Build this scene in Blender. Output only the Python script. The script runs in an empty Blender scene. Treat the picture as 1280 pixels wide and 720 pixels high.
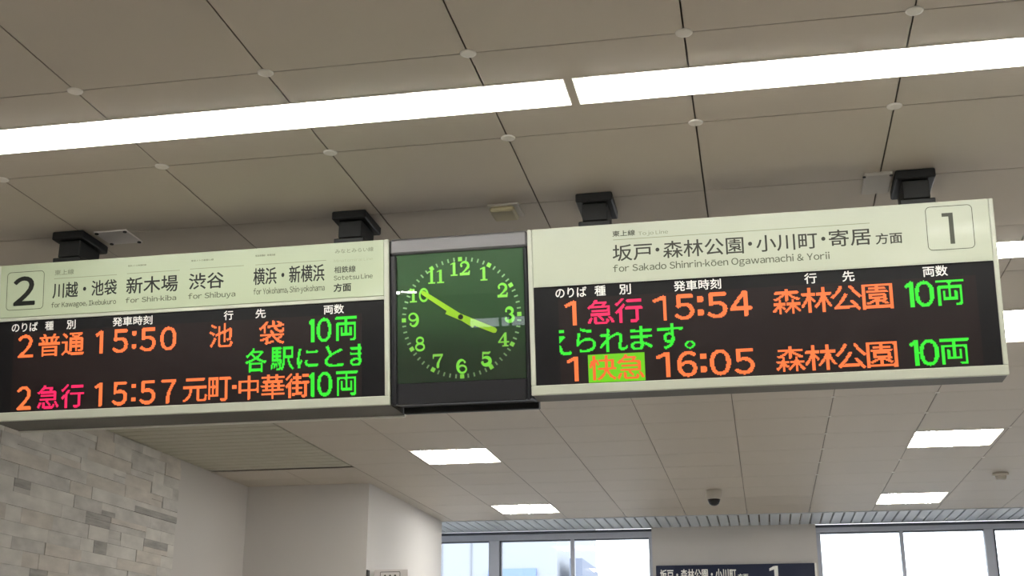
import bpy, math, random
from mathutils import Vector, Matrix

C = bpy.context.scene.collection
S = bpy.context.scene

# ------------------------------------------------------------------ camera
CEIL = 4.2
cam_data = bpy.data.cameras.new('camera')
cam_data.sensor_width = 36.0
cam_data.lens = 1558.0 / 1280.0 * 36.0
cam = bpy.data.objects.new('camera', cam_data)
C.objects.link(cam)
yaw, pitch, roll = 0.1953, 0.3150, 0.0016
fw = Vector((-math.sin(yaw) * math.cos(pitch), math.cos(yaw) * math.cos(pitch), math.sin(pitch)))
rt0 = Vector((math.cos(yaw), math.sin(yaw), 0))
up0 = rt0.cross(fw)
rt = rt0 * math.cos(roll) + up0 * math.sin(roll)
up = up0 * math.cos(roll) - rt0 * math.sin(roll)
cam.matrix_world = Matrix(((rt.x, up.x, -fw.x, 0.0), (rt.y, up.y, -fw.y, 0.0), (rt.z, up.z, -fw.z, 1.6), (0, 0, 0, 1)))
S.camera = cam

# ------------------------------------------------------------------ light and exposure
SKY = 3.6          # overcast daylight outside
TUBE = 44.0        # fluorescent tubes of the strip lights
TWIN = 39.0        # twin tubes of the square lights
world = bpy.data.worlds.new('overcast_sky')
S.world = world
world.use_nodes = True
bgn = world.node_tree.nodes['Background']
bgn.inputs['Color'].default_value = (0.93, 0.97, 1.0, 1)
bgn.inputs['Strength'].default_value = SKY
S.view_settings.view_transform = 'Standard'
S.view_settings.look = 'None'
S.view_settings.gamma = 1.0
S.view_settings.exposure = 0.0
S.view_settings.use_curve_mapping = False
S.cycles.use_denoising = True
S.cycles.max_bounces = 10
S.cycles.diffuse_bounces = 6
S.cycles.sample_clamp_indirect = 12.0

# ------------------------------------------------------------------ materials
def lin(c):
    def f(v):
        v = v / 255.0
        return v / 12.92 if v <= 0.04045 else ((v + 0.055) / 1.055) ** 2.4
    return (f(c[0]), f(c[1]), f(c[2]), 1.0)

def mat(name, rgb, rough=0.6, metal=0.0, noise=0.05, scale=8.0, emit=0.0, emit_rgb=None, spec=0.4, coat=0.0, stretch=None, bump=0.0):
    m = bpy.data.materials.new(name)
    m.use_nodes = True
    nt = m.node_tree
    b = nt.nodes['Principled BSDF']
    b.inputs['Roughness'].default_value = rough
    b.inputs['Metallic'].default_value = metal
    b.inputs['Specular IOR Level'].default_value = spec
    b.inputs['Coat Weight'].default_value = coat
    b.inputs['Coat Roughness'].default_value = 0.06
    c = lin(rgb)
    tc = nt.nodes.new('ShaderNodeTexCoord')
    mp = nt.nodes.new('ShaderNodeMapping')
    if stretch:
        mp.inputs['Scale'].default_value = stretch
    nz = nt.nodes.new('ShaderNodeTexNoise')
    nz.inputs['Scale'].default_value = scale
    nz.inputs['Detail'].default_value = 4.0
    mr = nt.nodes.new('ShaderNodeMapRange')
    mr.inputs['To Min'].default_value = 1.0 - noise
    mr.inputs['To Max'].default_value = 1.0 + noise
    mul = nt.nodes.new('ShaderNodeMix')
    mul.data_type = 'RGBA'
    mul.blend_type = 'MULTIPLY'
    mul.inputs[0].default_value = 1.0
    mul.inputs[6].default_value = c
    nt.links.new(tc.outputs['Object'], mp.inputs['Vector'])
    nt.links.new(mp.outputs['Vector'], nz.inputs['Vector'])
    nt.links.new(nz.outputs['Fac'], mr.inputs['Value'])
    nt.links.new(mr.outputs['Result'], mul.inputs[7])
    nt.links.new(mul.outputs[2], b.inputs['Base Color'])
    if bump:
        bp = nt.nodes.new('ShaderNodeBump')
        bp.inputs['Strength'].default_value = bump
        nt.links.new(nz.outputs['Fac'], bp.inputs['Height'])
        nt.links.new(bp.outputs['Normal'], b.inputs['Normal'])
    if emit:
        b.inputs['Emission Color'].default_value = lin(emit_rgb or rgb)
        b.inputs['Emission Strength'].default_value = emit
    return m

def glass(name, tint=(1, 1, 1, 1), ior=1.45):
    m = bpy.data.materials.new(name)
    m.use_nodes = True
    nt = m.node_tree
    nt.nodes.remove(nt.nodes['Principled BSDF'])
    out = nt.nodes['Material Output']
    tr = nt.nodes.new('ShaderNodeBsdfTransparent')
    tr.inputs['Color'].default_value = tint
    gl = nt.nodes.new('ShaderNodeBsdfGlossy')
    gl.inputs['Roughness'].default_value = 0.01
    fr = nt.nodes.new('ShaderNodeFresnel')
    fr.inputs['IOR'].default_value = ior
    mx = nt.nodes.new('ShaderNodeMixShader')
    nt.links.new(fr.outputs[0], mx.inputs[0])
    nt.links.new(tr.outputs[0], mx.inputs[1])
    nt.links.new(gl.outputs[0], mx.inputs[2])
    nt.links.new(mx.outputs[0], out.inputs['Surface'])
    return m

M = {}
M['ceiling'] = mat('ceiling_panel_paint', (198, 189, 176), 0.55, noise=0.03, scale=1.2)
M['gap'] = mat('ceiling_void', (135, 128, 118), 0.9)
M['clip'] = mat('white_clip_plastic', (232, 228, 220), 0.4)
M['slat_beige'] = mat('beige_slat_paint', (190, 186, 168), 0.5, noise=0.03, scale=2)
M['slat_grey'] = mat('grey_blue_slat_metal', (216, 222, 228), 0.45, noise=0.04, scale=3)
M['wall'] = mat('cream_wall_paint', (211, 207, 203), 0.7, noise=0.02, scale=2)
M['floor'] = mat('grey_floor_tile', (188, 185, 180), 0.4, noise=0.06, scale=1.5)
M['dark_joint'] = mat('dark_joint', (60, 57, 52), 0.9)
STONES = [mat('stone_pale', (220, 217, 211), 0.85, noise=0.35, scale=3.2, stretch=(1, 1, 2.2), bump=0.2),
          mat('stone_mid', (208, 205, 200), 0.85, noise=0.4, scale=4, stretch=(1, 1, 2.5), bump=0.2),
          mat('stone_warm', (213, 207, 199), 0.85, noise=0.35, scale=3.6, stretch=(1, 1, 3), bump=0.2),
          mat('stone_dark', (172, 169, 165), 0.9, noise=0.5, scale=7, stretch=(1, 0.6, 4), bump=0.2)]
M['white_metal'] = mat('white_enamel', (238, 236, 230), 0.35)
M['lamp_rim'] = mat('lamp_rim_paint', (190, 183, 170), 0.5)
M['tube'] = mat('fluorescent_tube', (255, 250, 238), 0.4, emit=TUBE, emit_rgb=(252, 252, 248))
M['twin'] = mat('twin_fluorescent_tube', (255, 250, 238), 0.4, emit=TWIN, emit_rgb=(252, 252, 250))
M['black_metal'] = mat('black_steel', (22, 22, 21), 0.5, noise=0.1)
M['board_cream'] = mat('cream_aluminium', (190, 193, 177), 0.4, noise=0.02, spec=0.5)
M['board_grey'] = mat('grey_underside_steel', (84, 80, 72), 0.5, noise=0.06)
M['silver'] = mat('silver_glint', (240, 238, 230), 0.3, metal=0.2)  # near-white so the colour carries the glossy highlight of the rear lip
M['header_green'] = mat('lit_header_panel', (178, 188, 160), 0.25, noise=0.015, scale=2, emit=0.04, emit_rgb=(208, 218, 176), coat=0.4)
M['header_cream'] = mat('lit_header_panel_cream', (184, 189, 170), 0.25, noise=0.015, scale=2, emit=0.05, emit_rgb=(214, 218, 188), coat=0.25)
M['ink'] = mat('black_ink', (22, 24, 18), 0.5)
M['ink_soft'] = mat('dark_grey_ink', (52, 52, 42), 0.5)
M['ink_mid'] = mat('grey_ink', (66, 68, 56), 0.5)
M['ink_grey'] = mat('light_grey_ink', (84, 87, 70), 0.5)
M['ink_dim'] = mat('faded_grey_ink', (122, 128, 104), 0.5)
M['ink_pale'] = mat('pale_ink', (160, 168, 138), 0.5)
M['rule'] = mat('thin_rule_ink', (140, 146, 120), 0.5)
M['screen_bezel'] = mat('screen_black', (22, 21, 23), 0.45, noise=0.03, spec=0.22)
M['screen_led'] = mat('led_matrix_brown', (36, 28, 28), 0.5, noise=0.03, spec=0.2)
M['white_print'] = mat('white_print', (214, 212, 206), 0.5, emit=0.25, emit_rgb=(225, 222, 214))
M['o'] = mat('orange_led', (60, 20, 10), 0.5, emit=1.15, emit_rgb=(255, 120, 60))
M['p'] = mat('pink_led', (60, 10, 20), 0.5, emit=1.15, emit_rgb=(255, 34, 96))
M['g'] = mat('green_led', (10, 50, 10), 0.5, emit=1.0, emit_rgb=(48, 236, 44))
M['gb'] = mat('lime_led_block', (10, 50, 10), 0.5, emit=1.0, emit_rgb=(112, 206, 14))
M['ob'] = mat('red_orange_led', (60, 20, 10), 0.5, emit=1.0, emit_rgb=(246, 104, 46))
M['clock_grey'] = mat('brushed_grey_metal', (112, 110, 111), 0.4, metal=0.3, noise=0.06, stretch=(0.3, 1, 6))
M['clock_dark'] = mat('dark_shaded_grey', (34, 34, 37), 0.35, noise=0.15, scale=5)  # side and bottom rails: the top rail's metal with its shade in the colour
M['dial'] = mat('green_dial', (46, 94, 46), 0.5, noise=0.04, scale=3, emit=0.03, emit_rgb=(70, 120, 80))
M['numeral'] = mat('luminous_numeral', (140, 205, 90), 0.5, emit=0.5, emit_rgb=(146, 240, 80))
M['tick'] = mat('pale_tick', (160, 205, 150), 0.5, emit=0.25, emit_rgb=(150, 215, 130))
M['hand'] = mat('yellow_green_hand', (160, 208, 50), 0.4, emit=0.38, emit_rgb=(165, 222, 30))
M['glass_clock'] = glass('clock_glass', ior=1.5)
M['pane'] = glass('window_glass', (0.97, 0.985, 1, 1))
M['window_frame'] = mat('grey_window_frame', (196, 201, 214), 0.45, metal=0.0)
M['window_dark'] = mat('dark_window_gasket', (92, 97, 108), 0.5)
M['beige_box'] = mat('yellowed_plastic', (196, 186, 150), 0.5)
M['offwhite'] = mat('off_white_plastic', (200, 194, 184), 0.5)
M['plate'] = mat('white_plate_paint', (226, 220, 218), 0.5)
M['dome'] = mat('smoked_dome', (20, 19, 18), 0.1, coat=0.5)
M['navy'] = mat('navy_sign_face', (34, 42, 68), 0.35, noise=0.05)
M['building'] = mat('pale_facade', (166, 171, 180), 0.8, noise=0.03)
M['building_line'] = mat('facade_joint', (142, 146, 154), 0.8)
M['building_blue'] = mat('blue_board', (130, 152, 200), 0.7)
M['building_far'] = mat('grey_blue_facade', (128, 136, 154), 0.8)
M['ground'] = mat('asphalt', (150, 150, 150), 0.9)
M['mark'] = glass('pale_mark', (0.72, 0.73, 0.82, 1))

# ------------------------------------------------------------------ mesh helpers
class MB:
    def __init__(self):
        self.v, self.f, self.m = [], [], []
    def poly(self, pts, mi=0):
        n = len(self.v)
        self.v += [tuple(p) for p in pts]
        self.f.append(tuple(range(n, n + len(pts))))
        self.m.append(mi)
    def box(self, x0, x1, y0, y1, z0, z1, mi=0, bev=0.0):
        n = len(self.v)
        if bev > 0:
            # chamfered box (24 vertices)
            b = bev
            vs = []
            idx = {}
            for sx, X in ((-1, x0), (1, x1)):
                for sy, Y in ((-1, y0), (1, y1)):
                    for sz, Z in ((-1, z0), (1, z1)):
                        for ax in range(3):
                            p = [X - sx * b, Y - sy * b, Z - sz * b]
                            p[ax] = (X, Y, Z)[ax]
                            idx[(sx, sy, sz, ax)] = n + len(vs)
                            vs.append(tuple(p))
            self.v += vs
            def F(keys):
                self.f.append(tuple(idx[k] for k in keys)); self.m.append(mi)
            for s in (-1, 1):
                F([(s, a, c, 0) for a, c in ((-1, -1), (1, -1), (1, 1), (-1, 1))])
                F([(a, s, c, 1) for a, c in ((-1, -1), (1, -1), (1, 1), (-1, 1))])
                F([(a, c, s, 2) for a, c in ((-1, -1), (1, -1), (1, 1), (-1, 1))])
            for s in (-1, 1):
                for t in (-1, 1):
                    F([(-1, s, t, 1), (1, s, t, 1), (1, s, t, 2), (-1, s, t, 2)])
                    F([(s, -1, t, 0), (s, 1, t, 0), (s, 1, t, 2), (s, -1, t, 2)])
                    F([(s, t, -1, 0), (s, t, 1, 0), (s, t, 1, 1), (s, t, -1, 1)])
            for sx in (-1, 1):
                for sy in (-1, 1):
                    for sz in (-1, 1):
                        F([(sx, sy, sz, 0), (sx, sy, sz, 1), (sx, sy, sz, 2)])
            return
        self.v += [(x0, y0, z0), (x1, y0, z0), (x1, y1, z0), (x0, y1, z0), (x0, y0, z1), (x1, y0, z1), (x1, y1, z1), (x0, y1, z1)]
        for q in ((0, 3, 2, 1), (4, 5, 6, 7), (0, 1, 5, 4), (1, 2, 6, 5), (2, 3, 7, 6), (3, 0, 4, 7)):
            self.f.append(tuple(n + i for i in q)); self.m.append(mi)
    def lathe(self, prof, cx, cy, cz, axis='z', n=24, mi=0):
        """prof: list of (radius, height) along the axis; closed with end discs"""
        def P(r, h, a):
            c, s = r * math.cos(a), r * math.sin(a)
            if axis == 'z': return (cx + c, cy + s, cz + h)
            if axis == 'x': return (cx + h, cy + c, cz + s)
            return (cx + c, cy + h, cz + s)
        st = len(self.v)
        for r, h in prof:
            for k in range(n):
                self.v.append(P(r, h, 2 * math.pi * k / n))
        for j in range(len(prof) - 1):
            for k in range(n):
                a, b = st + j * n + k, st + j * n + (k + 1) % n
                self.f.append((a, b, b + n, a + n)); self.m.append(mi)
        self.f.append(tuple(st + k for k in range(n))); self.m.append(mi)
        e = st + (len(prof) - 1) * n
        self.f.append(tuple(e + k for k in range(n))); self.m.append(mi)
    def build(self, name, mats, parent=None, rot=None, loc=None, fix=True, smooth=False):
        me = bpy.data.meshes.new(name)
        me.from_pydata(self.v, [], self.f)
        for m in (mats if isinstance(mats, (list, tuple)) else [mats]):
            me.materials.append(m)
        me.polygons.foreach_set('material_index', self.m)
        me.update()
        if fix:
            import bmesh
            bm = bmesh.new(); bm.from_mesh(me)
            bmesh.ops.recalc_face_normals(bm, faces=bm.faces)
            bm.to_mesh(me); bm.free()
        if smooth:
            for p in me.polygons: p.use_smooth = len(p.vertices) <= 4
        o = bpy.data.objects.new(name, me)
        C.objects.link(o)
        if parent is not None: o.parent = parent
        if rot is not None: o.rotation_euler = rot
        if loc is not None: o.location = loc
        return o

def empty(name, loc, label=None, cat=None, group=None):
    o = bpy.data.objects.new(name, None)
    o.empty_display_size = 0.1
    C.objects.link(o)
    o.location = loc
    tag(o, label, cat, group)
    return o

def tag(o, label=None, cat=None, group=None, kind=None):
    if label: o['label'] = label
    if cat: o['category'] = cat
    if group: o['group'] = group
    if kind: o['kind'] = kind
    return o

def struct(name, mb, mats, parent=None, **k):
    o = mb.build(name, mats, parent, **k)
    if parent is None: o['kind'] = 'structure'
    return o

# ------------------------------------------------------------------ lettering helpers
_cache = {}
def glyph(s):
    """outline of a string in the built-in font: list of 2-D polygons"""
    if s in _cache: return _cache[s]
    cu = bpy.data.curves.new('glyph', 'FONT')
    cu.body = s
    cu.resolution_u = 4
    cu.fill_mode = 'FRONT'
    ob = bpy.data.objects.new('glyph', cu)
    C.objects.link(ob)
    dg = bpy.context.evaluated_depsgraph_get()
    me = bpy.data.meshes.new_from_object(ob.evaluated_get(dg))
    P = [(v.co.x, v.co.y) for v in me.vertices]
    polys = [[P[i] for i in p.vertices] for p in me.polygons]
    bpy.data.objects.remove(ob); bpy.data.curves.remove(cu); bpy.data.meshes.remove(me)
    _cache[s] = polys
    return polys

def bounds(polys):
    xs = [p[0] for q in polys for p in q]; ys = [p[1] for q in polys for p in q]
    return min(xs), min(ys), max(xs), max(ys)

def latin(s):
    """sans-serif Latin string set from the wide glyphs of the font, spaced by hand"""
    out, x = [], 0.0
    for ch in s:
        if ch == ' ':
            x += 0.26; continue
        macron = ch == '\u014d'
        if ch == '-':
            out.append([(x + .05, .26), (x + .25, .26), (x + .25, .34), (x + .05, .34)]); x += .30; continue
        base = 'o' if macron else ch
        g = glyph(chr(ord(base) + 0xFEE0))
        a = bounds(g)
        sb = 0.06 if base in 'Iil' else 0.045
        out += [[(p[0] - a[0] + x + sb, p[1]) for p in q] for q in g]
        if macron:
            w = a[2] - a[0]
            out.append([(x + sb + w * 0.15, a[3] + 0.07), (x + sb + w * 0.85, a[3] + 0.07), (x + sb + w * 0.85, a[3] + 0.13), (x + sb + w * 0.15, a[3] + 0.13)])
        x += a[2] - a[0] + 2 * sb
    return out

def fit(polys, box):
    a = bounds(polys)
    sx = (box[2] - box[0]) / max(a[2] - a[0], 1e-6); sy = (box[3] - box[1]) / max(a[3] - a[1], 1e-6)
    return [[(box[0] + (p[0] - a[0]) * sx, box[1] + (p[1] - a[1]) * sy) for p in q] for q in polys]

def put(mb, polys, y, mi=0, bold=0.0):
    shifts = [(0, 0)] if not bold else [(0, 0), (bold, 0), (-bold, 0), (0, bold), (0, -bold), (bold * .7, bold * .7), (-bold * .7, -bold * .7), (bold * .7, -bold * .7), (-bold * .7, bold * .7)]
    for k, (dx, dy) in enumerate(shifts):
        for q in polys:
            mb.poly([(p[0] + dx, y - 0.00002 * k, p[1] + dy) for p in q], mi)

def text(mb, s, box, y, mi=0, bold=0.0):
    put(mb, fit(latin(s) if ord(s[0]) < 128 else glyph(s), box), y, mi, bold)

def band(p, q, w):
    dx, dy = q[0] - p[0], q[1] - p[1]
    l = math.hypot(dx, dy) or 1
    nx, ny = -dy / l * w / 2, dx / l * w / 2
    return [(p[0] + nx, p[1] + ny), (q[0] + nx, q[1] + ny), (q[0] - nx, q[1] - ny), (p[0] - nx, p[1] - ny)]

def disc(c, r, n=14):
    return [(c[0] + r * math.cos(2 * math.pi * k / n), c[1] + r * math.sin(2 * math.pi * k / n)) for k in range(n)]

def brush(pts):
    """stroke through (x, y, width) points"""
    out = []
    for a, b in zip(pts, pts[1:]):
        dx, dy = b[0] - a[0], b[1] - a[1]
        l = math.hypot(dx, dy) or 1
        nx, ny = -dy / l / 2, dx / l / 2
        out.append([(a[0] + nx * a[2], a[1] + ny * a[2]), (b[0] + nx * b[2], b[1] + ny * b[2]), (b[0] - nx * b[2], b[1] - ny * b[2]), (a[0] - nx * a[2], a[1] - ny * a[2])])
    for p in pts:
        out.append(disc(p, p[2] / 2, 12))
    return out

def arc(cx, cy, rx, ry, a0, a1, w0, w1, n=10, mid=None):
    r = []
    for k in range(n + 1):
        t = k / n
        a = math.radians(a0 + (a1 - a0) * t)
        w = w0 + (w1 - w0) * t if mid is None else w0 + (w1 - w0) * t + (mid - (w0 + w1) / 2) * math.sin(math.pi * t)
        r.append((cx + rx * math.cos(a), cy + ry * math.sin(a), w))
    return r

def inside(polys, x, y):
    for q in polys:
        c = False
        j = len(q) - 1
        for i in range(len(q)):
            xi, yi = q[i]; xj, yj = q[j]
            if (yi > y) != (yj > y) and x < (xj - xi) * (y - yi) / (yj - yi) + xi: c = not c
            j = i
        if c: return True
    return False

PITCH = 0.0054
def led_shape(ch, box):
    x0, y0, x1, y1 = box
    w, h = x1 - x0, y1 - y0
    t = 0.0150 if w > .03 else .0135
    if ch == '1':
        if w < .06 and x0 > 1.9: x1 -= .014
        return [[(x1 - t * 1.25, y0), (x1, y0), (x1, y1), (x1 - t * 1.25, y1)], band((x0, y1 - h * .2), (x1 - t * .6, y1 - t * .3), t * 1.1)]
    if ch == ':':
        return [[(x0, y0), (x1, y0), (x1, y0 + w * .95), (x0, y0 + w * .95)], [(x0, y1 - w * .95), (x1, y1 - w * .95), (x1, y1), (x0, y1)]]
    if ch == '\u30fb':
        return [[(x0, y0), (x1, y0), (x1, y1), (x0, y1)]]
    if ch.isdigit():
        ch = chr(ord(ch) + 0xFEE0)
    return fit(glyph(ch), box)

def led(mb, ch, box, y, mi, u0=-9, u1=9, thick=0.0):
    polys = led_shape(ch, box)
    # bucket polygons by bounding box for speed
    bb = [(min(p[0] for p in q), min(p[1] for p in q), max(p[0] for p in q), max(p[1] for p in q)) for q in polys]
    i0, i1 = int(math.floor(box[0] / PITCH)) - 1, int(math.ceil(box[2] / PITCH)) + 1
    j0, j1 = int(math.floor(box[1] / PITCH)) - 1, int(math.ceil(box[3] / PITCH)) + 1
    offs = (-0.36, -0.12, 0.12, 0.36)
    fat = (.42 if ch.isdigit() and ch != '1' else .22) * PITCH
    if ch in '1:\u30fb': fat = .1 * PITCH
    for i in range(i0, i1):
        cx = (i + .5) * PITCH
        if not (u0 < cx < u1): continue
        for j in range(j0, j1):
            cz = (j + .5) * PITCH
            near = [q for q, b in zip(polys, bb) if b[0] - PITCH < cx < b[2] + PITCH and b[1] - PITCH < cz < b[3] + PITCH]
            if not near: continue
            n = 0
            for a in offs:
                for b in offs:
                    X, Z = cx + a * PITCH, cz + b * PITCH
                    if inside(near, X, Z) or inside(near, X + fat, Z) or inside(near, X - fat, Z) or inside(near, X, Z + fat) or inside(near, X, Z - fat): n += 1
            if n >= 7:
                h = PITCH * 0.495
                mb.poly([(cx - h, y, cz - h), (cx + h, y, cz - h), (cx + h, y, cz + h), (cx - h, y, cz + h)], mi)

# ------------------------------------------------------------------ the setting: room shell
X_LEFT, X_RIGHT, Y_BACK, Y_FAR = -6.62, 9.2, -8.0, 20.85
PX0, PDX, PY0, PDY = -0.1914, 0.9152, 2.0228, 0.8658       # ceiling panel grid
BLOCK_Y = 15.5                                              # white wall block in the left far corner
BLOCK_X = -4.95
BLOCK_END = 19.33
SLAT_Y = PY0 + 20 * PDY                                     # where the panels end and the window slats begin

mb = MB(); mb.box(-12, X_RIGHT + .2, Y_BACK - .2, Y_FAR + .2, -0.2, 0.0)
struct('floor', mb, M['floor'])

# ceiling openings for the recessed lamps and the slatted area: (x0, x1, y0, y1)
STRIPS = [(-4.42, -0.742, 4.925, 5.19), (-0.708, 2.97, 4.925, 5.19), (1.0, 4.68, 7.505, 7.815)]
SQUARES = [(-3.84, -2.93, 13.40, 14.30), (-3.84, -2.93, 17.75, 18.66), (1.62, 2.53, 13.33, 14.26), (1.62, 2.53, 17.64, 18.65),
           (1.73, 2.64, 8.98, 9.89), (-5.85, -4.95, -6.1, -5.2), (1.62, 2.53, 0.3, 1.2), (1.62, 2.53, -4.35, -3.45), (5.3, 6.2, 9.2, 10.1), (5.3, 6.2, 0.3, 1.2)]
GRILLE = (X_LEFT, -4.765, 7.6, 14.33)

def cut(r, h):
    x0, x1, y0, y1 = r; a0, a1, b0, b1 = h
    if a0 >= x1 or a1 <= x0 or b0 >= y1 or b1 <= y0: return [r]
    out = []
    if b0 > y0: out.append((x0, x1, y0, b0))
    if b1 < y1: out.append((x0, x1, b1, y1))
    m0, m1 = max(y0, b0), min(y1, b1)
    if a0 > x0: out.append((x0, a0, m0, m1))
    if a1 < x1: out.append((a1, x1, m0, m1))
    return out

mb = MB()
GAPX, GAPY = 0.0036, 0.0032
nodes = []
for i in range(-8, 11):
    for k in range(-12, 20):
        x0, x1 = PX0 + i * PDX + GAPX, PX0 + (i + 1) * PDX - GAPX
        y0, y1 = PY0 + k * PDY + GAPY, PY0 + (k + 1) * PDY - GAPY
        x0, x1 = max(x0, X_LEFT), min(x1, X_RIGHT)
        y0 = max(y0, Y_BACK)
        if x1 <= x0 or y1 <= y0: continue
        if y0 > BLOCK_Y - .1 and x1 < BLOCK_X: continue
        rs = [(x0, x1, y0, y1)]
        for h in STRIPS + SQUARES + [GRILLE]:
            rs = [q for r in rs for q in cut(r, h)]
        for r in rs:
            if r[1] - r[0] > .01 and r[3] - r[2] > .01:
                mb.box(r[0], r[1], r[2], r[3], CEIL, CEIL + .003)
ceiling = struct('ceiling', mb, M['ceiling'])
mb = MB(); mb.box(X_LEFT - .2, X_RIGHT + .2, Y_BACK - .2, Y_FAR + .2, CEIL + .13, CEIL + .3)
struct('roof_slab', mb, M['gap'])
# small white fixing caps where four panels meet
mb = MB(); mb.lathe([(0.001, -.0065), (.026, -.0065), (.034, -.004), (.036, 0.0)], 0, 0, 0, 'z', 20)
cap0 = mb.build('fixing_cap', M['clip'], ceiling)
first = True
for i in range(-4, 5):
    for k in range(2, 17):
        x, y = PX0 + i * PDX, PY0 + k * PDY
        if GRILLE[0] < x < GRILLE[1] and GRILLE[2] < y < GRILLE[3]: continue
        if 5 <= k <= 9: continue
        if any(h[0] - .05 < x < h[1] + .05 and h[2] - .05 < y < h[3] + .05 for h in STRIPS + SQUARES): continue
        if k > 9 and i not in (1, 2, 3): continue
        o = cap0 if first else cap0.copy()
        if not first:
            C.objects.link(o); o.parent = ceiling
        first = False
        o.location = (x, y, CEIL)
        if k > 9: o.scale = (.62, .62, .7)

# slatted ceiling area against the stone wall
mb = MB()
g = GRILLE
mb.box(g[0], g[1] - .03, g[2], g[3] - .03, CEIL + .05, CEIL + .07, 1)
pitch_s = 0.186
y = g[2]
while y < g[3] - .05:
    y1 = min(y + pitch_s - .026, g[3] - .03)
    mb.box(g[0], g[1] - .03, y, y1, CEIL + .004, CEIL + .03, 0, .004)
    y += pitch_s
mb.box(g[1] - .03, g[1], g[2], g[3], CEIL + .03, CEIL + .07, 1)
mb.box(g[0], g[1], g[3] - .03, g[3], CEIL + .03, CEIL + .07, 1)
struct('trim_1', mb, [M['slat_beige'], M['dark_joint']])

# grey slats above the windows
mb = MB()
x = X_LEFT - 1.6
while x < X_RIGHT:
    mb.box(x, x + .136, SLAT_Y + .02, Y_FAR - .10, CEIL - .002, CEIL + .05, 0, .006)
    x += .158
mb.box(X_LEFT - 1.6, X_RIGHT, SLAT_Y + .02, Y_FAR - .05, CEIL + .05, CEIL + .07, 1)
mb.box(X_LEFT - 1.6, X_RIGHT, SLAT_Y - .004, SLAT_Y + .018, CEIL - .012, CEIL + .06, 0)
struct('trim_2', mb, [M['slat_grey'], M['gap']])

# walls
mb = MB(); mb.box(X_LEFT - .2, X_LEFT, Y_BACK - .2, BLOCK_Y, 0, CEIL + .3)
struct('wall_left', mb, M['wall'])
mb = MB(); mb.box(X_LEFT - .2, BLOCK_X, BLOCK_Y, BLOCK_END, 0, CEIL + .3)
struct('wall_corner', mb, M['wall'])
mb = MB(); mb.box(X_RIGHT, X_RIGHT + .2, Y_BACK - .2, Y_FAR + .2, 0, CEIL + .3)
struct('wall_right', mb, M['wall'])
mb = MB()
for a in ((X_LEFT - .2, -4.75, 0, CEIL + .3), (-3.55, X_RIGHT, 0, CEIL + .3), (-4.75, -3.55, 0, 3.60), (-4.75, -3.55, 3.80, CEIL + .3)):
    mb.box(a[0], a[1], Y_BACK - .2, Y_BACK, a[2], a[3])
struct('wall_back', mb, M['wall'])
SILL = 0.9
W1 = (-9.2, -1.76); W2 = (0.86, X_RIGHT)
mb = MB()
mb.box(W1[0], W1[1], Y_FAR - .1, Y_FAR + .1, 0, SILL)
mb.box(W2[0], W2[1], Y_FAR - .1, Y_FAR + .1, 0, SILL)
mb.box(W1[1], W2[0], Y_FAR - .14, Y_FAR + .14, 0, CEIL + .06)
mb.box(W1[0], W1[0] + .2, BLOCK_END, Y_FAR + .1, 0, CEIL + .3)
mb.box(W1[0], X_LEFT, BLOCK_END - .2, BLOCK_END, 0, CEIL + .3)
mb.box(W1[0], X_RIGHT, Y_FAR - .02, Y_FAR + .12, CEIL + .02, CEIL + .4)
struct('wall_far', mb, M['wall'])
mb = MB(); mb.box(W1[0], X_LEFT, BLOCK_END - .2, Y_FAR + .1, -.2, 0.0)

# stone-clad stretch of the left wall: courses of split stones of different length and depth
random.seed(7)
mb = MB()
z = 0.35
row = 0
while z < CEIL - .01:
    h = random.choice((.112, .125, .125, .14))
    z1 = min(z + h, CEIL - .002)
    y = 5.4 - random.random() * .5
    while y < 13.46:
        L = random.choice((.28, .4, .5, .62, .75, .85)) * random.uniform(.9, 1.1)
        y1 = min(y + L, 13.47)
        if 13.47 - y1 < .12: y1 = 13.47
        d = random.choice((.012, .015, .018, .024))
        mi = random.choices((0, 1, 2, 3), (10, 8, 8, 1))[0]
        zs = [(z, z1)]
        if random.random() < .16:
            zz = z + (z1 - z) * random.choice((.4, .55))
            zs = [(z, zz), (zz, z1)]
        for a, b in zs:
            if len(zs) == 2: mi = random.choices((0, 1, 2, 3), (3, 3, 3, 4))[0]; d = random.choice((.01, .016, .022))
            mb.box(X_LEFT, X_LEFT + d, y + .0008, y1 - .0008, a + .0008, b - .0008, mi, .0015)
        y = y1
    z = z1
    row += 1
struct('wall_left_stone', mb, STONES)

# windows
def window(name, x0, x1, posts, thick, head_drop):
    top = CEIL - .012
    fr = MB()
    f0, f1 = Y_FAR - .06, Y_FAR + .06
    glass_top = CEIL - head_drop
    fr.box(x0, x1, f0, f1, glass_top, top, 0, .006)                       # head
    fr.box(x0, x1, f0 - .006, f1, top - .04, top + .005, 1)              # dark line under the slats
    fr.box(x0, x1, f0 + .01, f1 - .01, glass_top - .018, glass_top, 1)   # gasket
    fr.box(x0, x1, f0 - .05, f1, SILL, SILL + .07, 0, .006)              # sill rail
    for c, w in posts:
        fr.box(c - w / 2, c + w / 2, f0 - (.02 if w > .1 else 0), f1, SILL, glass_top, 0, .005)
        if w > .1:
            fr.box(c + w / 2, c + w / 2 + .03, f0 + .01, f1, SILL, glass_top, 1)
    o = struct(name, fr, [M['window_frame'], M['window_dark']])
    edges = [p for p, w in posts]
    for a, b in zip(edges, edges[1:]):
        g = MB(); g.box(a + .02, b - .02, Y_FAR - .004, Y_FAR + .004, SILL + .06, glass_top - .01)
        g.build('pane', M['pane'], o)
    return o
window('window_1', W1[0], W1[1], [(-9.15, .1), (-6.97, .05), (-5.75, .05), (-4.41, .18), (-3.085, .065), (-1.79, .06)], .1, .15)
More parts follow.
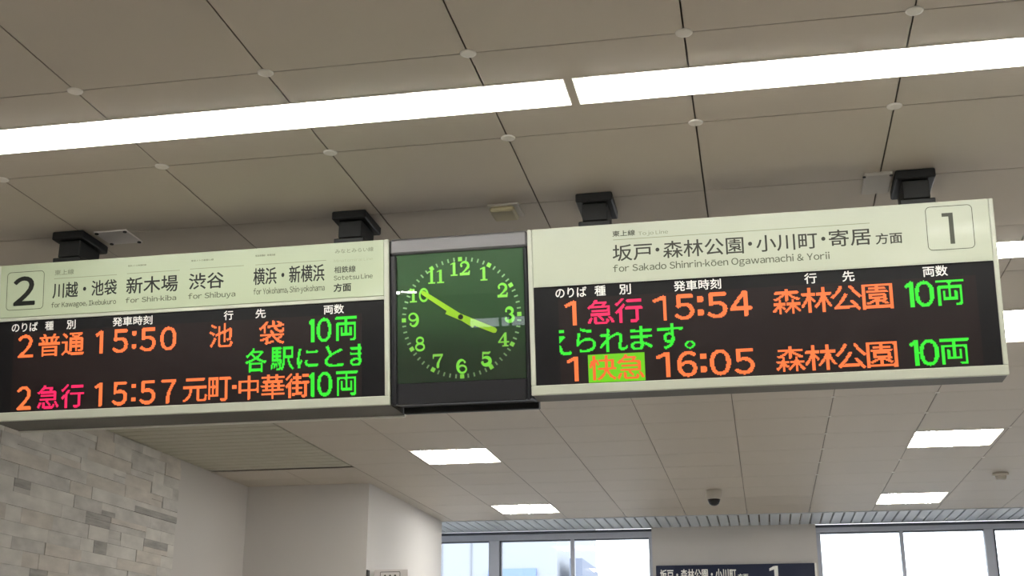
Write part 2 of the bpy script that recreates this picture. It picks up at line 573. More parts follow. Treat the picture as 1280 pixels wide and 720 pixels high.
win2 = window('window_2', W2[0], W2[1], [(.895, .07), (2.18, .055), (3.49, .14), (4.77, .055), (6.08, .14), (7.37, .055), (9.15, .1)], .1, .13)
mb = MB()
mb.box(-4.75, -3.55, Y_BACK - .16, Y_BACK - .1, 3.60, 3.625); mb.box(-4.75, -3.55, Y_BACK - .16, Y_BACK - .1, 3.775, 3.80)
for x in (-4.75, -4.2, -4.02, -3.58): mb.box(x, x + .04, Y_BACK - .16, Y_BACK - .1, 3.6, 3.8)
win3 = struct('added_window_3', mb, M['window_frame'])  # invented window out of view, placed to reflect in the clock glass
mb = MB(); mb.box(-4.73, -3.57, Y_BACK - .135, Y_BACK - .13, 3.61, 3.79); mb.build('pane', M['pane'], win3)

# ------------------------------------------------------------------ outside
mb = MB(); mb.box(-60, 60, Y_FAR + .3, 120, -4.2, -4.0)
struct('ground_outside', mb, M['ground'])
def block(name, x0, x1, y0, y1, z1, label, mname, joints=True):
    t = empty(name, ((x0 + x1) / 2, y0, -4.0), label, 'building')
    b = MB(); b.box((x0 - x1) / 2, (x1 - x0) / 2, 0, y1 - y0, 0, z1 + 4)
    b.build('facade', M[mname], t)
    if joints:
        j = MB()
        for k in range(1, 7):
            xx = (x0 - x1) / 2 + (x1 - x0) * k / 7
            j.box(xx - .03, xx + .03, -.03, 0, 2.5, z1 + 3.6)
        j.build('panel_joint', M['building_line'], t)
    return t
b1 = block('building', -17.0, -9.3, 45, 56, 9.0, 'pale grey building with upright joints behind the left window pane', 'building')
s_ = MB(); s_.box(3.4, 3.84, -.12, 0, 8.0, 9.84, 0); s_.build('blue_board', M['building_blue'], b1)
b2 = block('building', -9.29, -7.25, 45.06, 56, 8.6, 'pale plain building behind the wide second pane of the left window', 'building', False)
s_ = MB(); s_.box(-1.0, .27, -.12, 0, 8.6, 9.9, 0); s_.build('blue_board', M['building_blue'], b2)
b3 = block('building', -6.86, -6.4, 45.5, 50, 6.28, 'narrow grey blue tower behind the thin bar of the left window', 'building_far', False)

# ------------------------------------------------------------------ departure boards and clock
TILT = (0.14, 0, 0)
TOP_Y, TOP_Z = 6.22, 3.99
LEFT_HEADER = [
    ('東上線', (0.3801, -0.0794, 0.5014, -0.0485), 'dim'),
    ('川越・池袋', (0.3722, -0.215, 0.7733, -0.1256), 'ink'),
    ('for Kawagoe, Ikebukuro', (0.3668, -0.2782, 0.772, -0.2381), 'grey'),
    ('新木場', (0.8344, -0.2161, 1.1493, -0.122), 'ink'),
    ('東京メトロ有楽町線', (0.8404, -0.0575, 0.9534, -0.0478), 'dim'),
    ('for Shin-kiba', (0.8311, -0.268, 1.1422, -0.2374), 'grey'),
    ('渋谷', (1.2187, -0.2132, 1.4292, -0.1222), 'ink'),
    ('東京メトロ副都心線', (1.2289, -0.0531, 1.3649, -0.0423), 'dim'),
    ('for Shibuya', (1.2152, -0.2766, 1.4992, -0.2353), 'grey'),
    ('横浜・新横浜', (1.6069, -0.2102, 2.0237, -0.1155), 'ink'),
    ('東急東横線・新横浜線', (1.6165, -0.0492, 1.7347, -0.038), 'dim'),
    ('for Yokohama, Shin-yokohama', (1.6077, -0.275, 2.0257, -0.2298), 'grey'),
    ('みなとみらい線', (2.0872, -0.0613, 2.3087, -0.0368), 'dim'),
    ('Minatomirai Line', (2.0802, -0.1114, 2.3055, -0.0936), 'pale'),
    ('相鉄線', (2.0825, -0.1718, 2.2051, -0.1351), 'mid'),
    ('Sotetsu Line', (2.0792, -0.2123, 2.3031, -0.1854), 'grey'),
    ('方面', (2.0792, -0.2768, 2.1784, -0.2318), 'ink'),
]
RIGHT_HEADER = [
    ('東上線', (0.4629, -0.0698, 0.5826, -0.0395), 'mid'),
    ('Tojo Line', (0.5997, -0.0769, 0.7573, -0.0511), 'pale2'),
    ('坂戸', (0.4601, -0.2039, 0.6689, -0.1163), 'ink2'),
    ('・', (0.6843, -0.1672, 0.7108, -0.143), 'ink2'),
    ('森林公園', (0.7274, -0.2037, 1.145, -0.1138), 'ink2'),
    ('・', (1.1662, -0.1675, 1.1922, -0.1436), 'ink2'),
    ('小川町', (1.2109, -0.2024, 1.5198, -0.1159), 'ink2'),
    ('・', (1.5382, -0.1659, 1.5639, -0.1422), 'ink2'),
    ('寄居', (1.5793, -0.199, 1.7868, -0.1118), 'ink2'),
    ('方面', (1.8107, -0.2017, 1.941, -0.1447), 'ink2'),
    ('for Sakado Shinrin-kōen Ogawamachi & Yorii', (0.459, -0.2732, 1.5761, -0.2232), 'grey'),
]
LEFT_HEAD = [
    ('のりば', (0.1164, -0.398, 0.2801, -0.347)),
    ('種', (0.3291, -0.398, 0.381, -0.347)),
    ('別', (0.4647, -0.398, 0.5193, -0.347)),
    ('発車時刻', (0.752, -0.398, 0.9962, -0.347)),
    ('行', (1.4298, -0.398, 1.4845, -0.347)),
    ('先', (1.6186, -0.398, 1.6778, -0.347)),
    ('両数', (2.0189, -0.398, 2.1343, -0.347)),
]
RIGHT_HEAD = [
    ('のりば', (0.1454, -0.3825, 0.3108, -0.329)),
    ('種', (0.3556, -0.3825, 0.4127, -0.329)),
    ('別', (0.486, -0.3825, 0.5469, -0.329)),
    ('発車時刻', (0.7737, -0.3825, 1.0176, -0.329)),
    ('行', (1.4429, -0.3825, 1.5039, -0.329)),
    ('先', (1.6326, -0.3825, 1.692, -0.329)),
    ('両数', (2.0285, -0.3825, 2.1474, -0.329)),
]
LEFT_ROW_A = [
    ('2', (0.1638, -0.55, 0.2561, -0.42), 'o'),
    ('普', (0.2926, -0.55, 0.4268, -0.42), 'o'),
    ('通', (0.4394, -0.55, 0.5774, -0.42), 'o'),
    ('1', (0.6535, -0.55, 0.6971, -0.42), 'o'),
    ('5', (0.7575, -0.55, 0.8482, -0.42), 'o'),
    (':', (0.8762, -0.532, 0.8995, -0.434), 'o'),
    ('5', (0.9269, -0.55, 1.0178, -0.42), 'o'),
    ('0', (1.0509, -0.55, 1.1446, -0.42), 'o'),
    ('池', (1.3451, -0.55, 1.4827, -0.42), 'o'),
    ('袋', (1.6416, -0.55, 1.7906, -0.42), 'o'),
    ('1', (1.9365, -0.55, 1.979, -0.42), 'g'),
    ('0', (1.9797, -0.55, 2.0616, -0.42), 'g'),
    ('両', (2.087, -0.55, 2.2087, -0.42), 'g'),
]
LEFT_MSG = [
    ('各', (1.5617, -0.6993, 1.6865, -0.5685), 'g'),
    ('駅', (1.7098, -0.6968, 1.8468, -0.5707), 'g'),
    ('に', (1.8661, -0.6886, 1.9881, -0.5867), 'g'),
    ('と', (2.0262, -0.6917, 2.1288, -0.5755), 'g'),
    ('ま', (2.1702, -0.6919, 2.2757, -0.5741), 'g'),
]
LEFT_ROW_B = [
    ('2', (0.1699, -0.85, 0.2582, -0.7195), 'o'),
    ('急', (0.2982, -0.85, 0.4309, -0.7195), 'p'),
    ('行', (0.4474, -0.85, 0.5868, -0.7195), 'p'),
    ('1', (0.657, -0.85, 0.7002, -0.7195), 'o'),
    ('5', (0.7637, -0.85, 0.8527, -0.7195), 'o'),
    (':', (0.8806, -0.832, 0.9037, -0.7335), 'o'),
    ('5', (0.9322, -0.85, 1.0234, -0.7195), 'o'),
    ('7', (1.0631, -0.85, 1.1488, -0.7195), 'o'),
    ('元', (1.1937, -0.85, 1.3355, -0.7195), 'o'),
    ('町', (1.3455, -0.85, 1.4754, -0.7195), 'o'),
    ('・', (1.485, -0.789, 1.5106, -0.7657), 'o'),
    ('中', (1.5255, -0.85, 1.6415, -0.7195), 'o'),
    ('華', (1.656, -0.85, 1.7908, -0.7195), 'o'),
    ('街', (1.7983, -0.85, 1.9343, -0.7195), 'o'),
    ('1', (1.9394, -0.85, 1.9796, -0.7195), 'g'),
    ('0', (1.9831, -0.85, 2.0653, -0.7195), 'g'),
    ('両', (2.0895, -0.85, 2.2103, -0.7195), 'g'),
]
RIGHT_ROW_A = [
    ('1', (0.1938, -0.5335, 0.2528, -0.4045), 'o'),
    ('急', (0.3126, -0.5335, 0.4523, -0.4045), 'p'),
    ('行', (0.4589, -0.5335, 0.6028, -0.4045), 'p'),
    ('1', (0.6626, -0.5335, 0.7301, -0.4045), 'o'),
    ('5', (0.7736, -0.5335, 0.8718, -0.4045), 'o'),
    (':', (0.8918, -0.5155, 0.9207, -0.4185), 'o'),
    ('5', (0.9413, -0.5335, 1.0425, -0.4045), 'o'),
    ('4', (1.061, -0.5335, 1.1665, -0.4045), 'o'),
    ('森', (1.2755, -0.5335, 1.4178, -0.4045), 'o'),
    ('林', (1.4192, -0.5335, 1.5744, -0.4045), 'o'),
    ('公', (1.5688, -0.5335, 1.721, -0.4045), 'o'),
    ('園', (1.7234, -0.5335, 1.8701, -0.4045), 'o'),
    ('1', (1.9352, -0.5335, 1.9914, -0.4045), 'g'),
    ('0', (1.9819, -0.5335, 2.0721, -0.4045), 'g'),
    ('両', (2.0855, -0.5335, 2.2155, -0.4045), 'g'),
]
RIGHT_MSG = [
    ('え', (0.0842, -0.6899, 0.219, -0.5511), 'g'),
    ('ら', (0.2479, -0.6812, 0.3501, -0.5538), 'g'),
    ('れ', (0.3724, -0.6827, 0.5191, -0.5658), 'g'),
    ('ま', (0.5349, -0.6815, 0.6493, -0.5583), 'g'),
    ('す', (0.674, -0.6854, 0.808, -0.5528), 'g'),
    ('。', (0.817, -0.6879, 0.8666, -0.6468), 'g'),
]
RIGHT_ROW_B = [
    ('1', (0.1952, -0.832, 0.2516, -0.703), 'o'),
    ('快', (0.312, -0.832, 0.4544, -0.703), 'o'),
    ('急', (0.4574, -0.832, 0.5992, -0.703), 'o'),
    ('1', (0.6655, -0.832, 0.7312, -0.703), 'o'),
    ('6', (0.7733, -0.832, 0.871, -0.703), 'o'),
    (':', (0.8902, -0.814, 0.9203, -0.717), 'o'),
    ('0', (0.9421, -0.832, 1.0439, -0.703), 'o'),
    ('5', (1.066, -0.832, 1.1637, -0.703), 'o'),
    ('森', (1.2751, -0.832, 1.4184, -0.703), 'o'),
    ('林', (1.4195, -0.832, 1.5754, -0.703), 'o'),
    ('公', (1.57, -0.832, 1.7229, -0.703), 'o'),
    ('園', (1.7231, -0.832, 1.8704, -0.703), 'o'),
    ('1', (1.9352, -0.832, 1.991, -0.703), 'g'),
    ('0', (1.9815, -0.832, 2.0712, -0.703), 'g'),
    ('両', (2.0801, -0.832, 2.2165, -0.703), 'g'),
]

INKS = ['ink', 'ink_soft', 'ink_mid', 'ink_grey', 'ink_dim', 'ink_pale', 'rule']
KEY = {'ink': (0, .0012), 'ink2': (1, .0008), 'mid': (2, .0006), 'grey': (3, .0004), 'dim': (4, .0003), 'pale': (5, 0), 'pale2': (4, 0)}

def rounded(x0, z0, x1, z1, r, n=6):
    pts = []
    for cx, cz, a in ((x1 - r, z1 - r, 0), (x0 + r, z1 - r, 90), (x0 + r, z0 + r, 180), (x1 - r, z0 + r, 270)):
        for k in range(n + 1):
            t = math.radians(a + 90 * k / n)
            pts.append((cx + r * math.cos(t), cz + r * math.sin(t)))
    return pts

def outline(mb, pts, w, y, mi):
    for a, b in zip(pts, pts[1:] + pts[:1]):
        mb.poly([(p[0], y, p[1]) for p in band(a, b, w)], mi)

def board(name, x, label, W, H, depth, hdr_mat, hdr, heads, row_a, msg, row_b, scr, ledbox, rules, plate, digit, labels, lip, hdr_bottom):
    root = empty(name, (x, TOP_Y, TOP_Z), label, 'departure board', 'departure boards hanging from the ceiling')
    T = TILT
    b = MB()
    drop = depth * math.tan(T[0]) * .95
    prof = [(.012, -.004), (depth, -.004), (depth, -H + .004 - drop), (.012, -H + .004)]
    A = [(.004, p[0], p[1]) for p in prof]; B = [(W - .004, p[0], p[1]) for p in prof]
    b.poly(A); b.poly(B[::-1])
    for i in range(4): b.poly([A[i], A[(i + 1) % 4], B[(i + 1) % 4], B[i]])
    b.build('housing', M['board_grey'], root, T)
    f = MB()
    x0, z0, x1, z1 = scr
    f.box(0, W, -.012, .012, -H, z0, 0, .004)                              # bottom rail
    f.box(0, x0, -.012, .012, z0, 0, 0, .004)                              # left stile
    f.box(x1, W, -.012, .012, z0, 0, 0, .004)                              # right stile
    f.box(x0, x1, -.012, .012, z1, hdr_bottom - .003, 0, .002)             # rail under the header
    f.build('front_frame', M['board_cream'], root, T)
    h = MB(); h.box(x0 + .001, x1 - .001, -.010, .012, hdr_bottom, -.0005, 0, .002)
    hp = h.build('header_panel', M[hdr_mat], root, T)
    L = MB()
    yy = -.0112
    for s, bx, k in hdr:
        mi, bold = KEY[k]
        if s == '\u30fb':
            L.poly([(p[0], yy, p[1]) for p in disc(((bx[0] + bx[2]) / 2, (bx[1] + bx[3]) / 2), .0105)], mi)
        else:
            text(L, s, bx, yy, mi, bold)
    for a in rules:
        L.poly([(a[0], yy, a[2] - .0018), (a[1], yy, a[2] - .0018), (a[1], yy, a[2] + .0018), (a[0], yy, a[2] + .0018)], 6)
    lt = L.build('lettering', [M[i] for i in INKS], hp, fix=False)
    pl = MB()
    outline(pl, rounded(*plate, .022), .0032, yy, 1)
    digit(pl, yy)
    pn = pl.build('platform_number', [M['ink'], M['ink_mid']], hp, fix=False)
    tag(pn, labels[0])
    s = MB(); s.box(x0, x1, -.002, .011, z0, z1)
    sc = s.build('display_screen', M['screen_bezel'], root, T)
    e = MB(); e.box(ledbox[0], ledbox[2], -.003, -.002, ledbox[1], ledbox[3])
    e.build('led_matrix', M['screen_led'], sc)
    hd = MB()
    for t_, bx in heads: text(hd, t_, bx, -.0042, 0, .0009)
    hd.build('column_headings', M['white_print'], sc, fix=False)
    mats = [M['o'], M['p'], M['g'], M['gb'], M['ob']]
    ix = {'o': 0, 'p': 1, 'g': 2}
    for rows, nm, lb in ((row_a, 'departure_row', labels[1]), (msg, 'scrolling_message', labels[2]), (row_b, 'departure_row', labels[3])):
        r = MB()
        for ch, bx, k in rows:
            mi = ix[k]
            if nm == 'departure_row' and rows is RIGHT_ROW_B and ch in '\u5feb\u6025': mi = 4
            led(r, ch, bx, -.0048, mi, ledbox[0], ledbox[2])
        if rows is RIGHT_ROW_B:
            r.poly([(.306, -.0040, -.843), (.604, -.0040, -.843), (.604, -.0040, -.6955), (.306, -.0040, -.6955)], 3)
        tag(r.build(nm, mats, sc, fix=False), lb)
    if lip:
        q = MB(); q.box(.0, W, depth - .010, depth + .004, -H - drop - .006, -H - drop + .03, 0, .003)
        q.build('rear_lip', M['silver'], root, T)
    return root

def two(mb, y):
    put(mb, fit(glyph('\uff12'), (.1235, -.2415, .256, -.0775)), y, 0, .0045)
def one(mb, y):
    put(mb, [[(2.1735, -.2225), (2.1955, -.2225), (2.1955, -.0614), (2.1735, -.0614)], [(2.1416, -.0800), (2.1735, -.0800), (2.1735, -.0614), (2.1416, -.0614)]], y, 1)

board('departure_board', -4.32, 'left departure board for platform 2 with greenish header, lit rows 15:50 and 15:57', 2.395, .915, .30, 'header_green',
      LEFT_HEADER, LEFT_HEAD, LEFT_ROW_A, LEFT_MSG, LEFT_ROW_B, (.032, -.864, 2.367, -.335), (.130, -.862, 2.235, -.403),
      [(.3774, .7724, -.0992), (.8357, 1.1609, -.0972), (1.2234, 1.549, -.0945), (1.617, 2.0349, -.0955)], (.078, -.2695, .313, -.0465), two,
      ['black number 2 in a rounded outline', 'orange row reading 2 普通 15:50 池袋 with green 10両', 'green scrolling words 各駅にとま', 'orange and pink row reading 2 急行 15:57 元町・中華街'], True, -.313)
board('departure_board', -1.147, 'right departure board for platform 1 with cream header, lit rows 15:54 and 16:05', 2.395, .898, .17, 'header_cream',
      RIGHT_HEADER, RIGHT_HEAD, RIGHT_ROW_A, RIGHT_MSG, RIGHT_ROW_B, (.026, -.846, 2.371, -.318), (.157, -.844, 2.28, -.388),
      [(.4646, 1.7872, -.0877)], (2.0645, -.2497, 2.2895, -.0255), one,
      ['dark grey number 1 in a rounded outline', 'orange and pink row reading 1 急行 15:54 森林公園', 'green scrolling words えられます。', 'row with 快急 on a lime block, 16:05 森林公園'], False, -.3155)

# numerals of the clock: Clarendon-like figures in a unit box
def numeral(ch):
    if ch == '1':
        return [[(.28, .06), (.62, .06), (.62, 1.0), (.42, 1.0), (.28, .94)], [(.02, 0), (.88, 0), (.88, .11), (.02, .11)], [(.0, .80), (.42, .9), (.42, 1.0), (.30, .97), (.0, .89)]]
    if ch == '2':
        return brush([(.2, .70, .2)]) + brush(arc(.48, .70, .36, .27, 165, -25, .12, .26, 12)) + brush([(.81, .60, .24), (.55, .36, .14), (.25, .17, .10), (.1, .06, .1)]) + [[(.04, 0), (.94, 0), (1.0, .33), (.9, .33), (.82, .2), (.04, .2)]]
    if ch == '3':
        return brush([(.19, .76, .19)]) + brush(arc(.46, .75, .32, .23, 165, -80, .1, .1, 12, .26)) + brush(arc(.46, .27, .37, .25, 85, -165, .1, .1, 14, .3)) + brush([(.17, .25, .2)])
    if ch == '4':
        return [[(.52, .1), (.78, .1), (.78, 1.0), (.60, 1.0), (.52, .9)], [(.0, .27), (1.0, .27), (1.0, .38), (.0, .38)], [(.36, 0), (.94, 0), (.94, .1), (.36, .1)]] + [band((.05, .33), (.64, .96), .12)]
    if ch == '5':
        return [[(.16, .82), (.74, .80), (.88, .9), (.92, 1.0), (.84, 1.0), (.7, .97), (.16, 1.0)], [(.14, .5), (.25, .5), (.27, .95), (.16, .95)]] + brush(arc(.46, .32, .40, .27, 135, -165, .1, .12, 16, .32)) + brush([(.17, .24, .22)])
    if ch == '6':
        return brush(arc(.5, .5, .41, .45, 60, 270, .1, .1, 16, .26)) + brush(arc(.52, .30, .37, .26, 0, 360, .15, .15, 18)) + brush([(.76, .80, .2)])
    if ch == '7':
        return [[(.04, .82), (.96, .82), (1.0, 1.0), (.04, 1.0)], [(.04, .66), (.13, .66), (.17, .85), (.04, .85)]] + brush([(.90, .86, .1), (.66, .56, .16), (.52, .30, .24), (.50, .1, .26)])
    if ch == '8':
        return brush(arc(.5, .74, .31, .21, 0, 360, .15, .15, 18)) + brush(arc(.5, .27, .39, .24, 0, 360, .16, .16, 18))
    if ch == '9':
        return [[(1 - p[0], 1 - p[1]) for p in q] for q in numeral('6')]
    return brush(arc(.5, .5, .38, .44, 0, 360, .17, .17, 22))

ck = empty('wall_clock', (-1.921, TOP_Y, TOP_Z), 'square hanging clock with green dial and luminous numerals between the two boards', 'clock')
T = TILT
CW, CH = .772, .918
b = MB(); b.box(.003, CW - .003, .03, .27, -CH + .004, -.002, 0, .008)
b.build('housing', M['clock_dark'], ck, T)
b = MB(); b.box(0, CW, -.004, .03, -.088, 0, 0, .012)
b.build('top_rail', M['clock_grey'], ck, T)
for a in ((0, .034), (CW - .026, CW)):
    b = MB(); b.box(a[0], a[1], -.004, .03, -CH, -.088, 0, .01); b.build('side_rail', M['clock_dark'], ck, T)
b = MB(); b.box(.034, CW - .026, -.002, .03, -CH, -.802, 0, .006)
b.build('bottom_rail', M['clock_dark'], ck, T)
b = MB(); b.box(.034, CW - .026, .018, .03, -.802, -.088)
dl = b.build('dial', M['dial'], ck, T)
cx, cz, R = .3935, -.4535, .3215
b = MB()
for k in range(60):
    a = math.radians(6 * k)
    ux, uz = math.sin(a), math.cos(a)
    if k % 5 == 0:
        p, q, w, mi = R - .012, R + .012, .023, 0
        nm = 'hour_mark'
    else:
        p, q, w, mi = R - .011, R + .011, .0085, 1
        nm = 'minute_tick'
    b = MB()
    b.poly([(v[0], .0165, v[1]) for v in band((cx + ux * p, cz + uz * p), (cx + ux * q, cz + uz * q), w)], 0)
    b.build(nm, M['numeral'] if mi == 0 else M['tick'], dl, fix=False)
dw, dh = .060, .076
for n in range(1, 13):
    a = math.radians(30 * n)
    rr = .268
    mx, mz = cx + rr * math.sin(a), cz + rr * math.cos(a)
    b = MB()
    s = str(n)
    ws = [.046 if c == '1' else dw for c in s]
    tot = sum(ws) + (.004 if len(s) > 1 else 0)
    xx = mx - tot / 2
    for c, w in zip(s, ws):
        for q in numeral(c):
            b.poly([(xx + p[0] * w, .0165, mz - dh / 2 + p[1] * dh) for p in q], 0)
        xx += w + .004
    b.build('numeral', M['numeral'], dl, fix=False)
def hand(name, tip, tail, w0, w1, y, wide_tail):
    h = MB()
    ang = math.atan2(tip[0], tip[1])
    ux, uz = math.sin(ang), math.cos(ang); nx, nz = uz, -ux
    L = math.hypot(*tip)
    prof = [(-tail, w0 * wide_tail), (0, w0), (L - .012, w1), (L, w1 * .55)]
    for (a, wa), (c, wc) in zip(prof, prof[1:]):
        P = [(cx + ux * a + nx * wa / 2, cz + uz * a + nz * wa / 2), (cx + ux * c + nx * wc / 2, cz + uz * c + nz * wc / 2), (cx + ux * c - nx * wc / 2, cz + uz * c - nz * wc / 2), (cx + ux * a - nx * wa / 2, cz + uz * a - nz * wa / 2)]
        h.poly([(p[0], y, p[1]) for p in P]); h.poly([(p[0], y + .002, p[1]) for p in P[::-1]])
        for i in range(4):
            p, q = P[i], P[(i + 1) % 4]
            h.poly([(p[0], y, p[1]), (p[0], y + .002, p[1]), (q[0], y + .002, q[1]), (q[0], y, q[1])])
    return h.build(name, M['hand'], ck, T)
hand('hour_hand', (.195, -.087), .088, .034, .030, .0115, .9)
hand('minute_hand', (-.2175, .151), .09, .030, .024, .0075, .9)
b = MB(); b.lathe([(.014, 0), (.014, .012), (.010, .0135)], cx, .004, cz, 'y', 20); b.build('hub', M['clock_dark'], ck, T)
b = MB(); b.box(.034, CW - .026, .001, .003, -.802, -.088); b.build('glass_cover', M['glass_clock'], ck, T)
b = MB(); b.box(.004, CW - .001, .235, .29, -CH - .03, -CH + .02, 0, .005); b.build('lower_bar', M['black_metal'], ck, T)

# hangers
def hanger(x, label, first=[None]):
    t = empty('ceiling_hanger', (x, 6.41, CEIL), label, 'hanger', 'black hangers holding the boards')
    if first[0] is None:
        b = MB(); b.box(-.10, .10, -.15, .15, -.05, 0, 0, .006); p1 = b.build('ceiling_plate', M['black_metal'], t)
        b = MB(); b.box(-.068, .068, -.115, .115, -.15, -.05, 0, .004); p2 = b.build('post', M['black_metal'], t)
        b = MB(); b.box(-.088, .088, -.13, .13, -.0, .04, 0, .004); p3 = b.build('base_flange', M['black_metal'], t, TILT, (0, 0, -.182))
        first[0] = (p1, p2, p3)
    else:
        for p in first[0]:
            c = p.copy(); C.objects.link(c); c.parent = t
    return t
hanger(-3.915, 'black hanger above the left board beside the white screwed plate')
hanger(-2.18, 'black hanger at the right end of the left board, left of the clock')
hanger(-.787, 'black hanger at the left end of the right board, right of the clock')
hanger(.896, 'black hanger at the right end of the right board, above its number 1')

# ------------------------------------------------------------------ recessed lamps
def strip_lamp(r, label):
    x0, x1, y0, y1 = r
    cxm, cym = (x0 + x1) / 2, (y0 + y1) / 2
    w, d = (x1 - x0) / 2, (y1 - y0) / 2
    t = empty('strip_light', (cxm, cym, CEIL), label, 'ceiling light', 'long fluorescent ceiling lights')
    b = MB()
    b.box(-w, w, -d, -d + .004, -.002, .1); b.box(-w, w, d - .004, d, -.002, .1)
    b.box(-w, -w + .004, -d, d, -.002, .1); b.box(w - .004, w, -d, d, -.002, .1)
    b.box(-w, w, -d, d, .1, .105)
    b.build('trough', M['white_metal'], t)
    n = 3
    seg = (2 * w - .04) / n
    for k in range(n):
        for s in (-1, 1):
            a = -w + .02 + k * seg
            q = MB(); q.lathe([(.006, .0), (.016, .004), (.016, seg - .028), (.006, seg - .024)], a + .012, s * d * .5, .006, 'x', 12)
            q.build('fluorescent_tube', M['tube'], t)
    for k in range(n + 1):
        a = -w + .02 + k * seg
        for s in (-1, 1):
            q = MB()
            q.box(max(a - .008, -w), min(a + .010, w), s * d * .5 - .018, s * d * .5 + .018, .002, .1)
            q.build('tube_holder', M['white_metal'], t)
    return t
strip_lamp(STRIPS[0], 'long bright strip light, left of the gap in the near row')
strip_lamp(STRIPS[1], 'long bright strip light, right of the gap in the near row')
strip_lamp(STRIPS[2], 'bright strip light behind the right end of the right board, upper of two')

def square_lamp(r, label):
    x0, x1, y0, y1 = r
    w, d = (x1 - x0) / 2, (y1 - y0) / 2
    t = empty('square_light', ((x0 + x1) / 2, (y0 + y1) / 2, CEIL), label, 'ceiling light', 'square recessed ceiling lights')
    b = MB()
    for a in ((-w, w, -d, -d + .02), (-w, w, d - .02, d), (-w, -w + .02, -d + .02, d - .02), (w - .02, w, -d + .02, d - .02)):
        b.box(a[0], a[1], a[2], a[3], -.004, .02)
    b.build('rim', M['lamp_rim'], t)
    b = MB()
    b.box(-w + .01, w - .01, -d + .01, d - .01, .11, .115)
    for a in ((-w, w, -d, -d + .01), (-w, w, d - .01, d), (-w, -w + .01, -d, d), (w - .01, w, -d, d)):
        b.box(a[0], a[1], a[2], a[3], .02, .115)
    b.build('reflector', M['white_metal'], t)
    for k in (-1, 0, 1):
        q = MB()
        for s in (-1, 1):
            q.lathe([(.008, -d + .03), (.02, -d + .04), (.02, d - .04), (.008, d - .03)], k * w * .62 + s * .03, 0, .012, 'y', 12)
        q.build('twin_tube', M['twin'], t)
    return t
square_lamp(SQUARES[0], 'square light, larger and nearer of the two left of the dome camera')
square_lamp(SQUARES[1], 'square light, smaller and farther of the two left of the dome camera')
square_lamp(SQUARES[2], 'square light, larger and nearer of the two right of the dome camera')
square_lamp(SQUARES[3], 'square light, smaller and farther of the two right of the dome camera')
square_lamp(SQUARES[4], 'square light cut off by the right end of the right board')
for r in SQUARES[5:]:  # unseen lamps, added to light the room and reflect in the clock
    square_lamp(r, 'unseen square ceiling light added behind or beside the viewer to light the room and clock glass')

# ------------------------------------------------------------------ small things on the ceiling and the walls
t = empty('access_plate', (-3.668, 6.405, CEIL), 'white square plate with dark corner screws beside the leftmost black hanger', 'plate')
b = MB(); b.box(-.105, .105, -.105, .105, -.009, 0, 0, .002); b.build('cover', M['plate'], t)
for sx in (-1, 1):
    for sy in (-1, 1):
        q = MB(); q.lathe([(.011, -.015), (.012, -.01), (.012, -.008)], sx * .09, sy * .09, 0, 'z', 12); q.build('screw', M['black_metal'], t)
t = empty('detector_box', (-1.305, 6.415, CEIL), 'small yellowed beige box on the ceiling above the clock', 'detector')
b = MB(); b.box(-.088, .088, -.095, .095, -.012, 0, 0, .003); b.build('base', M['offwhite'], t)
b = MB(); b.box(-.078, .062, -.085, .08, -.042, -.012, 0, .01); b.build('cover', M['beige_box'], t)
t = empty('junction_box', (.70, 6.36, CEIL), 'off-white box on the ceiling left of the rightmost black hanger', 'box')
b = MB(); b.box(-.06, .085, -.10, .17, -.02, 0, 0, .006); b.build('cover', M['offwhite'], t)
for sx in (-.06, .075):
    q = MB(); q.lathe([(.008, -.024), (.009, -.019)], sx, -.085, 0, 'z', 10); q.build('screw', M['black_metal'], t)
t = empty('dome_camera', (-.59, 16.9, CEIL), 'white dome security camera with dark lens bubble on the ceiling', 'security camera')
b = MB(); b.lathe([(.10, 0), (.105, -.02), (.105, -.09), (.088, -.125)], 0, 0, 0, 'z', 28); b.build('body', M['offwhite'], t, smooth=True)
b = MB(); b.lathe([(.086, -.123), (.08, -.15), (.062, -.185), (.035, -.205), (.004, -.212)], 0, 0, 0, 'z', 28); b.build('lens_dome', M['dome'], t, smooth=True)
t = empty('smoke_detector', (2.94, 16.2, CEIL), 'round white smoke detector on the ceiling right of the lights', 'smoke detector')
b = MB(); b.lathe([(.095, 0), (.098, -.02), (.09, -.035)], 0, 0, 0, 'z', 28); b.build('base', M['offwhite'], t, smooth=True)
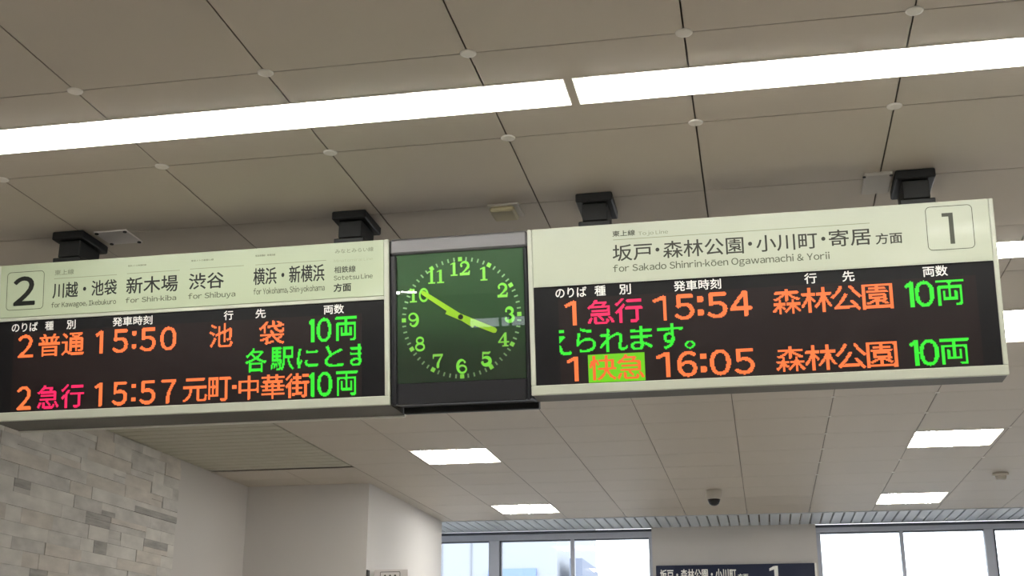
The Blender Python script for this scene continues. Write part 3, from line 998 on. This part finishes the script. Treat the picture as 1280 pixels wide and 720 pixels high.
b = MB(); b.lathe([(.07, -.033), (.062, -.07), (.045, -.085), (.01, -.088)], 0, 0, 0, 'z', 28); b.build('sensor_head', M['offwhite'], t, smooth=True)

# navy platform sign on the pier between the windows
SX0, SX1, SZ1, SY = -1.70, .80, 3.58, Y_FAR - .22
t = empty('platform_sign', ((SX0 + SX1) / 2, SY, SZ1), 'dark navy platform sign on the wall between the two windows', 'sign')
hw = (SX1 - SX0) / 2
b = MB(); b.box(-hw, hw, 0, .08, -.62, 0, 0, .006); b.build('panel', M['navy'], t)
b = MB()
text(b, '坂戸・森林公園・小川町', (-1.635 + .45 , -.24, -.43 + .45, -.065), -.002, 0, .003)
text(b, '方面', (.05, -.24, .21, -.15), -.002, 0, .002)
put(b, [[(.62, -.40), (.68, -.40), (.68, -.035), (.63, -.035), (.62, -.05)], [(.545, -.115), (.62, -.09), (.62, -.035), (.545, -.075)]], -.002, 0)
text(b, 'for Sakado, Ogawamachi', (-1.185, -.40, .02, -.29), -.002, 0)
b.build('lettering', M['white_print'], t, fix=False)
b = MB(); b.box(hw, hw + .03, -.005, .08, -.62, .0, 0); b.build('edge_strip', M['silver'], t)

# sign projecting from the corner of the white wall
t = empty('projecting_sign', (-4.95, 15.86, 2.6), 'white projecting sign with grey border at the lower edge beside the white wall corner', 'sign')
b = MB(); b.box(.006, .455, -.02, .02, 0, .53, 0, .006); b.build('panel', M['plate'], t)
b = MB()
outline(b, rounded(.085, -0.0 + .02, .35, .50, .012), .008, -.022, 0)
for k in range(3):
    xx = .15 + k * .068
    put(b, [disc((xx, .452), .014, 10), [(xx - .022, .36), (xx + .022, .36), (xx + .014, .435), (xx - .014, .435)]], -.022, 0)
b.build('pictogram', M['ink_mid'], t, fix=False)
b = MB(); b.box(-.03, .02, -.35, -.26, .0, .50, 0, .004); b.build('bracket', M['black_metal'], t)

# faint marks on the right window glass
for x, z, a in ((1.37, 3.89, .03), (1.40, 3.52, .045)):
    b = MB(); b.lathe([(.004, -.03), (a, 0), (.004, .03)], 0, 0, 0, 'z', 8)
    o = b.build('window_mark', M['mark'], win2, loc=(x, Y_FAR - .01, z)); o.scale = (1, .1, 1)
